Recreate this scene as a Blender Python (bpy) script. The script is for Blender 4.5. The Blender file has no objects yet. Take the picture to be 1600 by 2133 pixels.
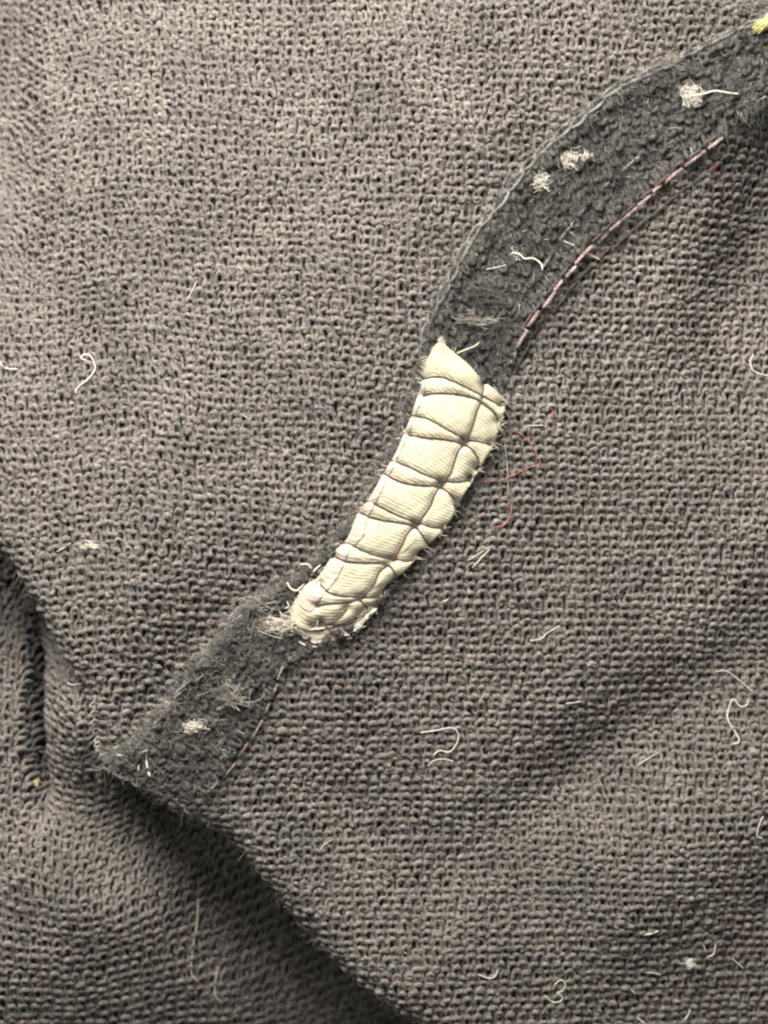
# Close-up of a worn dark knitted garment: diagonal seam, cream twill tape stitched over it, lint.
# All modelling is in millimetres, written to the scene in metres (MM).
import bpy, math
import numpy as np

MM = 0.001
PPM = 25.0                 # photograph pixels per millimetre at the level of the seam (z = 0)
CAM_H = 150.0              # camera height above the seam in mm
rng = np.random.default_rng(7)
scene = bpy.context.scene
COL = scene.collection

# ------------------------------------------------------------------ camera, world, lamp, exposure
cam_d = bpy.data.cameras.new('camera')
cam = bpy.data.objects.new('camera', cam_d)
COL.objects.link(cam)
cam.location = (0, 0, CAM_H * MM)
cam.rotation_euler = (0, 0, 0)
cam_d.sensor_fit = 'VERTICAL'
cam_d.sensor_height = 36.0
cam_d.sensor_width = 27.0
cam_d.lens = 36.0 / (2133.0 / PPM / CAM_H)
cam_d.clip_start = 0.002
cam_d.clip_end = 10.0
cam_d.dof.use_dof = True
cam_d.dof.focus_distance = (CAM_H + 0.5) * MM
cam_d.dof.aperture_fstop = 22.0
scene.camera = cam

world = bpy.data.worlds.new('World')
scene.world = world
world.use_nodes = True
bg = world.node_tree.nodes['Background']
bg.inputs[0].default_value = (0.95, 0.97, 0.86, 1)
bg.inputs[1].default_value = 0.18

def area_lamp(name, az_deg, el_deg, dist, size, power, color):
    d = bpy.data.lights.new(name, 'AREA')
    d.shape = 'DISK'
    d.size = size * MM
    d.energy = power
    d.color = color
    o = bpy.data.objects.new(name, d)
    COL.objects.link(o)
    a, e = math.radians(az_deg), math.radians(el_deg)
    v = (dist * math.cos(e) * math.cos(a), dist * math.cos(e) * math.sin(a), dist * math.sin(e))
    o.location = tuple(c * MM for c in v)
    from mathutils import Vector
    o.rotation_euler = Vector(v).to_track_quat('Z', 'Y').to_euler()
    return o

area_lamp('room_lamp', 106, 40, 165, 130, 0.97, (1.0, 0.95, 0.892))

vs = scene.view_settings
vs.view_transform = 'Standard'
vs.look = 'None'
vs.exposure = 0.0
vs.gamma = 1.0
scene.cycles.use_denoising = True
scene.cycles.filter_width = 2.3        # a soft phone lens
scene.cycles.max_bounces = 5
scene.cycles.diffuse_bounces = 3
scene.cycles.sample_clamp_indirect = 4.0

# ------------------------------------------------------------------ helpers
def px(p):
    """photograph pixels -> mm in the seam plane"""
    p = np.asarray(p, float)
    return np.stack([(p[..., 0] - 800.0) / PPM, (1066.5 - p[..., 1]) / PPM], -1)

def pxz(p, z):
    """photograph pixels -> mm at a known height z above the seam plane"""
    return px(p) * (CAM_H - z) / CAM_H

def crop(pts, sx, ox, oy):
    """pixels of an enlarged crop -> photograph pixels"""
    return [(ox + x / sx, oy + y / sx) for x, y in pts]

def smooth(pts, n):
    """Catmull-Rom through points, resampled evenly to n points"""
    p = np.asarray(pts, float)
    if len(p) < 3:
        t = np.linspace(0, 1, n)[:, None]
        return p[0] * (1 - t) + p[-1] * t
    q = np.vstack([2 * p[0] - p[1], p, 2 * p[-1] - p[-2]])
    out = []
    for i in range(1, len(q) - 2):
        a, b, c, d = q[i - 1], q[i], q[i + 1], q[i + 2]
        t = np.linspace(0, 1, 16, endpoint=False)[:, None]
        out.append(0.5 * (2 * b + (c - a) * t + (2 * a - 5 * b + 4 * c - d) * t * t + (3 * b - a - 3 * c + d) * t ** 3))
    out.append(p[-1:])
    o = np.vstack(out)
    L = np.concatenate([[0], np.cumsum(np.linalg.norm(np.diff(o, axis=0), axis=1))])
    s = np.linspace(0, L[-1], n)
    return np.stack([np.interp(s, L, o[:, k]) for k in range(o.shape[1])], -1)

def sst(a, b, x):
    t = np.clip((x - a) / (b - a), 0, 1)
    return t * t * (3 - 2 * t)

def sdist(poly, x, y):
    """signed distance to a polyline, positive on its left side"""
    best = np.full(x.shape, 1e9)
    sgn = np.ones(x.shape)
    for a, b in zip(poly[:-1], poly[1:]):
        d = b - a
        l2 = max(d @ d, 1e-9)
        t = np.clip(((x - a[0]) * d[0] + (y - a[1]) * d[1]) / l2, 0, 1)
        dx, dy = x - a[0] - t * d[0], y - a[1] - t * d[1]
        r = np.hypot(dx, dy)
        m = r < best - 1e-6
        best = np.where(m, r, best)
        sgn = np.where(m, np.sign(d[0] * (y - a[1]) - d[1] * (x - a[0]) + 1e-12), sgn)
    return best * sgn

def lump(seed, wl, x, y):
    """smooth random undulation from a few sines of about the given wavelength"""
    r = np.random.default_rng(seed)
    z = 0
    for k in range(6):
        a = r.uniform(0, math.tau)
        f = math.tau / (wl * r.uniform(0.6, 1.6))
        z = z + np.sin(f * (x * math.cos(a) + y * math.sin(a)) + r.uniform(0, math.tau))
    return z / 6.0

def mesh_obj(name, verts, faces, mat, parent=None, uv=None, smooth_shade=True):
    """verts (n,3) mm, faces (m,4) or (m,3) or list of both"""
    me = bpy.data.meshes.new(name)
    v = (np.asarray(verts, np.float32) * MM)
    fl = faces if isinstance(faces, list) else [faces]
    fl = [np.asarray(f, np.int32) for f in fl if len(f)]
    me.vertices.add(len(v))
    me.vertices.foreach_set('co', v.ravel())
    nl = sum(f.size for f in fl)
    npoly = sum(len(f) for f in fl)
    me.loops.add(nl)
    me.loops.foreach_set('vertex_index', np.concatenate([f.ravel() for f in fl]))
    me.polygons.add(npoly)
    tot = np.concatenate([np.full(len(f), f.shape[1], np.int32) for f in fl])
    me.polygons.foreach_set('loop_start', np.concatenate([[0], np.cumsum(tot)[:-1]]).astype(np.int32))
    me.polygons.foreach_set('loop_total', tot)
    if smooth_shade:
        me.polygons.foreach_set('use_smooth', np.ones(npoly, bool))
    if uv is not None:
        l = me.uv_layers.new(name='UVMap')
        idx = np.concatenate([f.ravel() for f in fl])
        l.data.foreach_set('uv', np.asarray(uv, np.float32)[idx].ravel())
    me.update(calc_edges=True)
    me.validate()
    me.materials.append(mat)
    o = bpy.data.objects.new(name, me)
    COL.objects.link(o)
    if parent is not None:
        o.parent = parent
    return o

def tube_geo(P, R, sides=6, closed_ends=True, rough=0.0):
    """P (n,m,3) centre lines, R (n,m) or scalar -> verts, quads"""
    P = np.asarray(P, float)
    n, m, _ = P.shape
    R = np.broadcast_to(np.asarray(R, float), (n, m)).copy()
    if closed_ends:
        R[:, 0] *= 0.35
        R[:, -1] *= 0.35
    T = np.gradient(P, axis=1)
    T /= np.linalg.norm(T, axis=2, keepdims=True) + 1e-12
    ref = np.array([0.13, 0.21, 0.97])
    B = np.cross(T, ref)
    B /= np.linalg.norm(B, axis=2, keepdims=True) + 1e-9
    N = np.cross(B, T)
    a = np.linspace(0, math.tau, sides, endpoint=False)
    RV = R[:, :, None, None]
    if rough: RV = RV * (1 + rough * rng.standard_normal((n, m, sides, 1)))
    V = P[:, :, None, :] + RV * (np.cos(a)[None, None, :, None] * B[:, :, None, :] + np.sin(a)[None, None, :, None] * N[:, :, None, :])
    base = (np.arange(n)[:, None, None] * m + np.arange(m - 1)[None, :, None]) * sides
    k = np.arange(sides)[None, None, :]
    k2 = (k + 1) % sides
    F = np.stack([base + k, base + k2, base + sides + k2, base + sides + k], -1).reshape(-1, 4)
    return V.reshape(-1, 3), F

class Geo:
    def __init__(self): self.v, self.f, self.n = [], [], 0
    def add(self, v, f):
        self.v.append(v); self.f.append(np.asarray(f) + self.n); self.n += len(v)
    def build(self, name, mat, parent=None):
        return mesh_obj(name, np.vstack(self.v), np.vstack(self.f), mat, parent)

def empty(name, loc=(0, 0, 0)):
    o = bpy.data.objects.new(name, None)
    o.location = tuple(c * MM for c in loc)
    o.empty_display_size = 0.002
    COL.objects.link(o)
    return o

def tag(o, label=None, cat=None, group=None, kind=None):
    if label: o['label'] = label
    if cat: o['category'] = cat
    if group: o['group'] = group
    if kind: o['kind'] = kind
    return o

# ------------------------------------------------------------------ materials
def new_mat(name):
    m = bpy.data.materials.new(name)
    m.use_nodes = True
    nt = m.node_tree
    b = nt.nodes['Principled BSDF']
    return m, nt, b

def fibre_mat(name, dark, light, scale=2600.0, rough=0.9, sheen=0.25, bump=0.5, speck=None, spot=0.0, patch=None):
    """yarn: mottled between two fibre colours; optional rare specks of a third colour; optional large worn patches"""
    m, nt, b = new_mat(name)
    N, L = nt.nodes, nt.links
    tc = N.new('ShaderNodeTexCoord')
    nz = N.new('ShaderNodeTexNoise')
    nz.inputs['Scale'].default_value = scale
    nz.inputs['Detail'].default_value = 4.0
    nz.inputs['Roughness'].default_value = 0.7
    L.new(tc.outputs['Object'], nz.inputs['Vector'])
    rp = N.new('ShaderNodeValToRGB')
    rp.color_ramp.elements[0].position = 0.37
    rp.color_ramp.elements[1].position = 0.65
    rp.color_ramp.elements[0].color = (*dark, 1)
    rp.color_ramp.elements[1].color = (*light, 1)
    L.new(nz.outputs['Fac'], rp.inputs['Fac'])
    out = rp.outputs['Color']
    if speck:
        n2 = N.new('ShaderNodeTexNoise')
        n2.inputs['Scale'].default_value = scale * 0.45
        n2.inputs['Detail'].default_value = 2.0
        L.new(tc.outputs['Object'], n2.inputs['Vector'])
        r2 = N.new('ShaderNodeValToRGB')
        r2.color_ramp.elements[0].position = spot
        r2.color_ramp.elements[1].position = spot + 0.06
        L.new(n2.outputs['Fac'], r2.inputs['Fac'])
        mx = N.new('ShaderNodeMix'); mx.data_type = 'RGBA'
        L.new(r2.outputs['Color'], mx.inputs['Factor'])
        L.new(out, mx.inputs[6])
        mx.inputs[7].default_value = (*speck, 1)
        out = mx.outputs[2]
    if patch:
        n3 = N.new('ShaderNodeTexNoise')
        n3.inputs['Scale'].default_value = patch
        n3.inputs['Detail'].default_value = 3.0
        L.new(tc.outputs['Object'], n3.inputs['Vector'])
        mr = N.new('ShaderNodeMapRange')
        mr.inputs['From Min'].default_value = 0.3
        mr.inputs['From Max'].default_value = 0.7
        mr.inputs['To Min'].default_value = 0.8
        mr.inputs['To Max'].default_value = 1.2
        L.new(n3.outputs['Fac'], mr.inputs['Value'])
        vm = N.new('ShaderNodeVectorMath'); vm.operation = 'SCALE'
        L.new(out, vm.inputs[0]); L.new(mr.outputs[0], vm.inputs['Scale'])
        out = vm.outputs[0]
    L.new(out, b.inputs['Base Color'])
    b.inputs['Roughness'].default_value = rough
    b.inputs['Specular IOR Level'].default_value = 0.15
    b.inputs['Sheen Weight'].default_value = sheen
    b.inputs['Sheen Roughness'].default_value = 0.6
    if bump:
        n4 = N.new('ShaderNodeTexNoise')
        n4.inputs['Scale'].default_value = scale * 3.5
        n4.inputs['Detail'].default_value = 2.0
        L.new(tc.outputs['Object'], n4.inputs['Vector'])
        bp = N.new('ShaderNodeBump')
        bp.inputs['Strength'].default_value = bump
        bp.inputs['Distance'].default_value = 0.00012
        L.new(n4.outputs['Fac'], bp.inputs['Height'])
        L.new(bp.outputs['Normal'], b.inputs['Normal'])
    return m

M_YARN = fibre_mat('worn_yarn', (0.066, 0.058, 0.052), (0.315, 0.284, 0.257), 3600, patch=160, bump=0.8, sheen=0.15)
M_BAND = fibre_mat('black_felted_yarn', (0.020, 0.019, 0.017), (0.13, 0.125, 0.112), 3000, patch=260, bump=0.8, sheen=0.04)
M_BACK = fibre_mat('cloth_core', (0.03, 0.027, 0.023), (0.09, 0.082, 0.07), 1500, sheen=0.1)
M_FUZZ = fibre_mat('fuzz_fibre', (0.14, 0.127, 0.112), (0.56, 0.52, 0.46), 900, bump=0, sheen=0.1)
M_FUZZD = fibre_mat('dark_fuzz_fibre', (0.03, 0.03, 0.027), (0.22, 0.212, 0.195), 700, bump=0, sheen=0.05)
M_LINT = fibre_mat('pale_lint', (0.62, 0.57, 0.48), (0.85, 0.82, 0.73), 900, bump=0.2)
M_PINK = fibre_mat('faded_pink_thread', (0.15, 0.105, 0.10), (0.50, 0.37, 0.345), 1300)
M_RED = fibre_mat('fine_red_fibre', (0.30, 0.07, 0.05), (0.50, 0.22, 0.18), 900, bump=0)
M_THREAD = fibre_mat('dark_thread', (0.022, 0.02, 0.017), (0.13, 0.115, 0.09), 1600, speck=(0.16, 0.035, 0.03), spot=0.60)
M_CHAIN = fibre_mat('black_seam_thread', (0.010, 0.010, 0.009), (0.30, 0.288, 0.265), 1100)
M_YELLOW = fibre_mat('yellow_fibre', (0.55, 0.48, 0.16), (0.85, 0.80, 0.45), 900, bump=0)
M_FRAY = fibre_mat('frayed_cream_fibre', (0.62, 0.56, 0.44), (0.86, 0.82, 0.70), 900, bump=0.2)

def twill_mat(name, base, gap, ribs=True):
    m, nt, b = new_mat(name)
    N, L = nt.nodes, nt.links
    uv = N.new('ShaderNodeUVMap')
    tc = N.new('ShaderNodeTexCoord')
    n1 = N.new('ShaderNodeTexNoise'); n1.inputs['Scale'].default_value = 420.0; n1.inputs['Detail'].default_value = 5.0
    L.new(tc.outputs['Object'], n1.inputs['Vector'])
    w = N.new('ShaderNodeTexWave')
    w.wave_type = 'BANDS'; w.bands_direction = 'Y'; w.wave_profile = 'SIN'
    w.inputs['Scale'].default_value = math.tau / 20.0 / 0.29 if ribs else math.tau / 20.0 / 0.5
    w.inputs['Distortion'].default_value = 2.4
    w.inputs['Detail'].default_value = 2.0
    w.inputs['Detail Scale'].default_value = 1.5
    mp = N.new('ShaderNodeMapping')
    mp.inputs['Rotation'].default_value = (0, 0, math.radians(-7))
    L.new(uv.outputs['UV'], mp.inputs['Vector'])
    L.new(mp.outputs['Vector'], w.inputs['Vector'])
    rp = N.new('ShaderNodeValToRGB')
    rp.color_ramp.elements[0].position = 0.05; rp.color_ramp.elements[0].color = (*gap, 1)
    rp.color_ramp.elements[1].position = 0.55; rp.color_ramp.elements[1].color = (*base, 1)
    L.new(w.outputs['Fac'], rp.inputs['Fac'])
    mr = N.new('ShaderNodeMapRange')
    mr.inputs['From Min'].default_value = 0.3; mr.inputs['From Max'].default_value = 0.7
    mr.inputs['To Min'].default_value = 0.74; mr.inputs['To Max'].default_value = 1.10
    L.new(n1.outputs['Fac'], mr.inputs['Value'])
    vm = N.new('ShaderNodeVectorMath'); vm.operation = 'SCALE'
    L.new(rp.outputs['Color'], vm.inputs[0]); L.new(mr.outputs[0], vm.inputs['Scale'])
    L.new(vm.outputs[0], b.inputs['Base Color'])
    b.inputs['Roughness'].default_value = 0.75
    b.inputs['Specular IOR Level'].default_value = 0.25
    b.inputs['Sheen Weight'].default_value = 0.1
    n2 = N.new('ShaderNodeTexNoise'); n2.inputs['Scale'].default_value = 6000.0
    L.new(tc.outputs['Object'], n2.inputs['Vector'])
    ad = N.new('ShaderNodeMath'); ad.operation = 'MULTIPLY_ADD'; ad.inputs[1].default_value = 0.35
    L.new(n2.outputs['Fac'], ad.inputs[0]); L.new(w.outputs['Fac'], ad.inputs[2])
    bp = N.new('ShaderNodeBump'); bp.inputs['Strength'].default_value = 0.45; bp.inputs['Distance'].default_value = 0.00005
    L.new(ad.outputs[0], bp.inputs['Height']); L.new(bp.outputs['Normal'], b.inputs['Normal'])
    return m

M_TAPE = twill_mat('cream_twill', (0.62, 0.585, 0.435), (0.46, 0.415, 0.28))
M_SELV = twill_mat('pinkish_selvedge', (0.60, 0.53, 0.435), (0.49, 0.415, 0.34), ribs=False)

# ------------------------------------------------------------------ layout lines (photograph pixels)
EL_PX = [(1680, 0), (1500, 85), (1300, 180), (1200, 255), (1090, 360), (1020, 450), (960, 540), (910, 640), (885, 720),
         (862, 800), (835, 890), (785, 995), (728, 1085), (640, 1185), (545, 1235), (470, 1310), (400, 1395), (330, 1490), (262, 1555), (205, 1585)]
ER_PX = [(1680, 165), (1500, 295), (1400, 370), (1320, 440), (1240, 510), (1160, 610), (1090, 720), (1062, 790), (1045, 880),
         (1000, 990), (940, 1090), (885, 1150), (800, 1255), (740, 1320), (655, 1362), (590, 1410), (540, 1510), (450, 1640), (380, 1690)]
CREASE_PX = [(-120, 1040), (-40, 1100), (20, 1150), (65, 1220), (105, 1285), (150, 1365), (185, 1430), (205, 1500), (215, 1560), (240, 1640), (300, 1720)]
RIDGE_PX = [(-160, 900), (-20, 1130), (90, 1330), (196, 1545), (222, 1600), (290, 1645), (380, 1680), (480, 1735), (560, 1830), (650, 1945), (760, 2055), (900, 2160), (1010, 2270)]
EL = smooth(px(EL_PX), 90)
ER = smooth(px(ER_PX), 90)
CREASE = smooth(pxz(CREASE_PX, -4.0), 60)
RIDGE = smooth(pxz(RIDGE_PX, -4.5), 70)

# ------------------------------------------------------------------ height maps on a grid
GX0, GX1, GY0, GY1, GS = -42.0, 42.0, -54.0, 54.0, 0.2
gx = np.arange(GX0, GX1 + 1e-6, GS)
gy = np.arange(GY0, GY1 + 1e-6, GS)
XX, YY = np.meshgrid(gx, gy)

class Grid:
    def __init__(self, a): self.a = a
    def __call__(self, x, y):
        fx = np.clip((np.asarray(x) - GX0) / GS, 0, len(gx) - 1.001)
        fy = np.clip((np.asarray(y) - GY0) / GS, 0, len(gy) - 1.001)
        i, j = fx.astype(int), fy.astype(int)
        u, v = fx - i, fy - j
        a = self.a
        return a[j, i] * (1 - u) * (1 - v) + a[j, i + 1] * u * (1 - v) + a[j + 1, i] * (1 - u) * v + a[j + 1, i + 1] * u * v

# EL and ER run from the upper right to the lower left: their left-hand side is below / right
dEL = -sdist(EL, XX, YY)            # > 0 on the upper-left panel
dER = sdist(ER, XX, YY)             # > 0 on the lower-right panel
dCR = sdist(CREASE, XX, YY)         # > 0 on the upper-left panel side
dRI = sdist(RIDGE, XX, YY)          # > 0 on the lower-right panel

def bump_at(p, sx, sy, rot=0.0):
    c = px(p)
    a = math.radians(rot)
    dx, dy = XX - c[0], YY - c[1]
    u, v = dx * math.cos(a) + dy * math.sin(a), -dx * math.sin(a) + dy * math.cos(a)
    return np.exp(-(u / sx) ** 2 - (v / sy) ** 2)

d = np.maximum(dEL, 0)
zA = -0.6 - 0.02 * d - 0.0036 * np.minimum(d, 45) ** 2 - 1.5 * np.exp(-d / 4.5) + 0.45 * lump(3, 16, XX, YY)
zA -= 2.6 * bump_at((370, 1450), 6.5, 10, -35)
zA -= 4.5 * sst(-28.5, -34, XX) * sst(18, 34, YY)
d = np.maximum(dER, 0)
zB = -0.45 - 0.22 * d + 0.0040 * np.minimum(d, 24) ** 2 + 0.35 * lump(11, 18, XX, YY)
zB += 1.8 * bump_at((1520, 1790), 16, 5.5, 38) - 2.4 * bump_at((1300, 1570), 17, 4.2, 38)
la, lb = px((1600, 190)), px((1400, 740))
lt = (lb - la) / np.linalg.norm(lb - la)
q1 = (XX - la[0]) * lt[0] + (YY - la[1]) * lt[1]
q2 = -(XX - la[0]) * lt[1] + (YY - la[1]) * lt[0]      # > 0 to the right of that line
zB -= 3.6 * sst(-2.5, 4.5, q2) * sst(32, 8, q1)
zB -= 0.9 * bump_at((720, 1700), 7, 5, -40)
d = np.maximum(dRI * -1, 0)
c0 = px((230, 1880))
ee = (XX - c0[0]) * 0.62 - (YY - c0[1]) * 0.78
zC = -19.0 + 13.5 * sst(-3, 13, d) - 0.62 * (np.sqrt(ee ** 2 + 9.0) + ee) * 0.5 + 0.4 * lump(21, 14, XX, YY)
zC = zC + (-3.7 - zC) * bump_at((150, 1500), 4.6, 10.0, 8)
vl = smooth(pxz([(30, 1300), (48, 1400), (52, 1500), (58, 1600), (72, 1700), (90, 1760)], -5), 30)
dv = sdist(vl, XX, YY)
yv = sst(px((0, 1775))[1], px((0, 1650))[1], YY) * sst(px((0, 1240))[1], px((0, 1420))[1], YY)
zC -= 5.6 * np.exp(-(dv / 0.85) ** 2) * yv
zC -= 5.0 * bump_at((5, 1195), 2.2, 2.8)
gA, gB, gC = Grid(zA), Grid(zB), Grid(zC)
gEL, gER, gCR, gRI = Grid(dEL), Grid(dER), Grid(dCR), Grid(dRI)
gRn = [Grid(a) for a in np.gradient(dRI, GS)[::-1]]
gCn = [Grid(a) for a in np.gradient(dCR, GS)[::-1]]

def roll(x, y, z, ge, gn, R):
    """bend a sheet down over an edge: quarter round of radius R, then straight down"""
    e = ge(x, y)
    nx, ny = gn[0](x, y), gn[1](x, y)
    a = np.maximum(R - e, 0)
    th = np.minimum(a / R, math.pi / 2)
    e2 = np.where(a > 0, R - R * np.sin(th), e)
    drop = np.where(a > 0, R * (1 - np.cos(th)) + np.maximum(a - R * math.pi / 2, 0), 0)
    return x + nx * (e2 - e), y + ny * (e2 - e), z - drop

def sheet_A(u, v):
    x = u + 0.25 * lump(31, 9, u, v)
    y = v - 0.045 * u + 0.35 * lump(32, 14, u, v) + 0.9 * sst(-10, -30, u) * np.sin(u * 0.25)
    X, Y, Z = roll(x, y, gA(x, y), gCR, gCn, 1.6)
    return np.stack([X, Y, Z], -1), (gEL(x, y) > -1.8) & (gCR(x, y) > -2.6)

def sheet_B(u, v):
    x = u + 0.25 * lump(41, 9, u, v)
    y = v - 0.012 * u + 0.35 * lump(42, 15, u, v)
    X, Y, Z = roll(x, y, gB(x, y), gRI, gRn, 2.4)
    return np.stack([X, Y, Z], -1), (gER(x, y) > -1.5) & (gRI(x, y) > -6.0)

def sheet_C(u, v):
    x = u + 0.2 * lump(51, 8, u, v)
    y = v + 0.42 * np.sqrt((u + 27.0) ** 2 + 3.0) * sst(-48, -30, v) + 0.35 * lump(52, 10, u, v)
    return np.stack([x, y, gC(x, y)], -1), ((gCR(x, y) < 1.6) | (y < -19.5)) & (gRI(x, y) < 3.0)

# seam band: ruled between its two edges
NB = 200
EL_B, ER_B = smooth(px(EL_PX), NB), smooth(px(ER_PX), NB)
bs = np.concatenate([[0], np.cumsum(np.linalg.norm(np.diff((EL_B + ER_B) / 2, axis=0), axis=1))])
BAND_LEN, BAND_W = bs[-1], 7.6

def sheet_band(u, v):
    """u along the seam 0..BAND_LEN, v across 0..BAND_W"""
    t = np.clip(v / BAND_W, -0.15, 1.15)
    a = np.stack([np.interp(u, bs, EL_B[:, k]) for k in range(2)], -1)
    b = np.stack([np.interp(u, bs, ER_B[:, k]) for k in range(2)], -1)
    p = a + (b - a) * t[..., None]
    tt = np.clip(t, 0, 1)
    z = -0.55 + 0.75 * np.sin(math.pi * tt) ** 0.5 * (1 - 0.2 * tt) + 0.30 * lump(61, 3.2, p[..., 0], p[..., 1]) + 0.35 * lump(62, 9, p[..., 0], p[..., 1])
    z = z + 0.65 * np.exp(-((t - 0.08) / 0.08) ** 2) + 0.55 * np.exp(-((t - 0.93) / 0.09) ** 2)
    z = z - 0.5 * np.clip(-t, 0, 1) * 8 - 0.9 * np.clip(t - 0.9, 0, 1) * 4
    end = sst(BAND_LEN - 5.0, BAND_LEN + 1.5, u)
    X, Y, Z = roll(p[..., 0], p[..., 1], z - 0.8 * end, gRI, gRn, 1.8)
    return np.stack([X, Y, Z], -1), (u > 0) & (u < BAND_LEN) & (gRI(p[..., 0], p[..., 1]) > -3.5)

def band_uv(x, y):
    P = (EL_B + ER_B) / 2
    i = np.argmin((P[:, 0] - x) ** 2 + (P[:, 1] - y) ** 2)
    a, b = EL_B[i], ER_B[i]
    d = b - a
    return bs[i], BAND_W * float(np.clip(((x - a[0]) * d[0] + (y - a[1]) * d[1]) / (d @ d), 0, 1))

def surf_z(x, y):
    """top of the cloth under a point"""
    x, y = float(x), float(y)
    if gEL(x, y) < 0 and gER(x, y) < 0 and x > -24:
        u, v = band_uv(x, y)
        return float(sheet_band(np.array(u), np.array(v))[0][2])
    if gRI(x, y) > 0 and gER(x, y) >= 0: return float(gB(x, y))
    if gCR(x, y) > 0 and gEL(x, y) >= 0: return float(gA(x, y))
    return float(gC(x, y))

# ------------------------------------------------------------------ knitted sheets
def normals(sheet, u, v, e=0.12):
    p, ok = sheet(u, v)
    a = sheet(u + e, v)[0] - p
    b = sheet(u, v + e)[0] - p
    n = np.cross(a, b)
    n /= np.linalg.norm(n, axis=-1, keepdims=True) + 1e-12
    return p, n, ok

def knit(parent, sheet, u0, u1, v0, v1, W, H, rad, mat, seg=14, sides=6, jit=0.9, seed=0, flip=1.0):
    """reverse-jersey courses: every course is one yarn, looped W wide and H apart, a mesh of its own"""
    r = np.random.default_rng(seed)
    nw = int((u1 - u0) / W)
    nc = int((v1 - v0) / H)
    tri = 0
    for j in range(nc):
        t = np.linspace(0, nw, nw * seg + 1)
        ph = 0.0
        st = np.floor(t).astype(int)
        half = np.floor(t * 2 + 0.5).astype(int)                 # head or foot of a loop
        nh = half.max() + 3
        def per(amp):                                            # smooth random value per half loop
            k = r.normal(0, amp, nh)
            f = t * 2 - np.floor(t * 2)
            i = np.floor(t * 2).astype(int)
            s = f * f * (3 - 2 * f)
            return k[i] * (1 - s) + k[i + 1] * s
        u = u0 + r.normal(0, 0.11) + 0.16 * np.sin(t * 0.21 + j * 0.9) + W * (t + 0.10 * np.sin(4 * math.pi * t) + 0.045 * np.sin(2 * math.pi * t)) + per(0.075 * jit)
        v = v0 + H * j + 0.70 * H * np.cos(2 * math.pi * t) * (1 + per(0.14 * jit)) + per(0.075 * jit) + 0.05 * jit * np.sin(t * 0.37 + j)
        w = 0.075 * np.cos(4 * math.pi * t) + 0.10 * np.cos(2 * math.pi * t) + per(0.075 * jit) + 0.02 * r.normal(size=len(t))
        rr = rad * (1 + per(0.13 * jit) + 0.07 * r.normal(size=len(t))) * (1 + 0.10 * np.cos(4 * math.pi * t))
        p, n, ok = normals(sheet, u, v)
        P = p + n * w[:, None]
        ok &= (np.abs(P[:, 0]) < 35.5 - 0.22 * np.minimum(P[:, 2], 0)) & (np.abs(P[:, 1]) < 46.0 - 0.30 * np.minimum(P[:, 2], 0))
        idx = np.flatnonzero(ok)
        if len(idx) < 5: continue
        g = Geo()
        for run in np.split(idx, np.flatnonzero(np.diff(idx) > 1) + 1):
            if len(run) < 5: continue
            g.add(*tube_geo(P[run][None], rr[run][None], sides, True, 0.17))
        if not g.n: continue
        o = g.build('knit_course', mat, parent)
        tri += 2 * sum(len(f) for f in g.f)
    return tri

def backing(name, sheet, u0, u1, v0, v1, step, mat, parent, depth=0.33):
    u = np.arange(u0, u1 + 1e-6, step)
    v = np.arange(v0, v1 + 1e-6, step)
    U, V = np.meshgrid(u, v)
    p, n, ok = normals(sheet, U, V)
    P = p - n * depth
    ok &= (np.abs(P[..., 0]) < 40) & (np.abs(P[..., 1]) < 53.5)
    i = np.arange(U.size).reshape(U.shape)
    q = ok[:-1, :-1] & ok[1:, :-1] & ok[:-1, 1:] & ok[1:, 1:]
    F = np.stack([i[:-1, :-1][q], i[:-1, 1:][q], i[1:, 1:][q], i[1:, :-1][q]], -1)
    used = np.unique(F)
    re = np.full(U.size, -1); re[used] = np.arange(len(used))
    return mesh_obj(name, P.reshape(-1, 3)[used], re[F], mat, parent)

def fuzz(name, parent, sheet, u0, u1, v0, v1, count, mat, seed, lmin=0.5, lmax=1.7, rad=0.011, lift=0.25, keep=None):
    r = np.random.default_rng(seed)
    u = r.uniform(u0, u1, count); v = r.uniform(v0, v1, count)
    p, n, ok = normals(sheet, u, v)
    ok &= (np.abs(p[:, 0]) < 35) & (np.abs(p[:, 1]) < 46)
    if keep is not None: ok &= keep(p, r)
    p, n = p[ok], n[ok]
    k = len(p)
    a = r.uniform(0, math.tau, k)
    d = np.stack([np.cos(a), np.sin(a), np.zeros(k)], -1)
    d = d + n * r.uniform(-0.1, 0.5, k)[:, None]
    s = np.cross(n, d)
    L = r.uniform(lmin, lmax, k) ** 1.0
    c1, c2 = r.normal(0, 0.7, k), r.normal(0, 0.5, k)
    T = np.linspace(0, 1, 4)
    P = (p + n * r.uniform(0.0, lift, k)[:, None])[:, None, :] + (d * L[:, None])[:, None, :] * T[None, :, None] \
        + (s * (L * c1)[:, None])[:, None, :] * (T * T)[None, :, None] + (s * (L * c2)[:, None])[:, None, :] * np.sin(T * 5)[None, :, None] * 0.3 \
        - (n * (L * 0.35)[:, None])[:, None, :] * (T ** 2)[None, :, None]
    v_, f_ = tube_geo(P, rad * r.uniform(0.6, 1.4, k)[:, None] * np.ones(4), 3)
    o = mesh_obj(name, v_, f_, mat, parent)
    o['kind'] = 'stuff'
    return o

garment = empty('knit_garment', (0, 0, 0))
tag(garment, 'worn dark grey knitted garment lying crumpled, with a diagonal linty black seam', 'garment')

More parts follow.
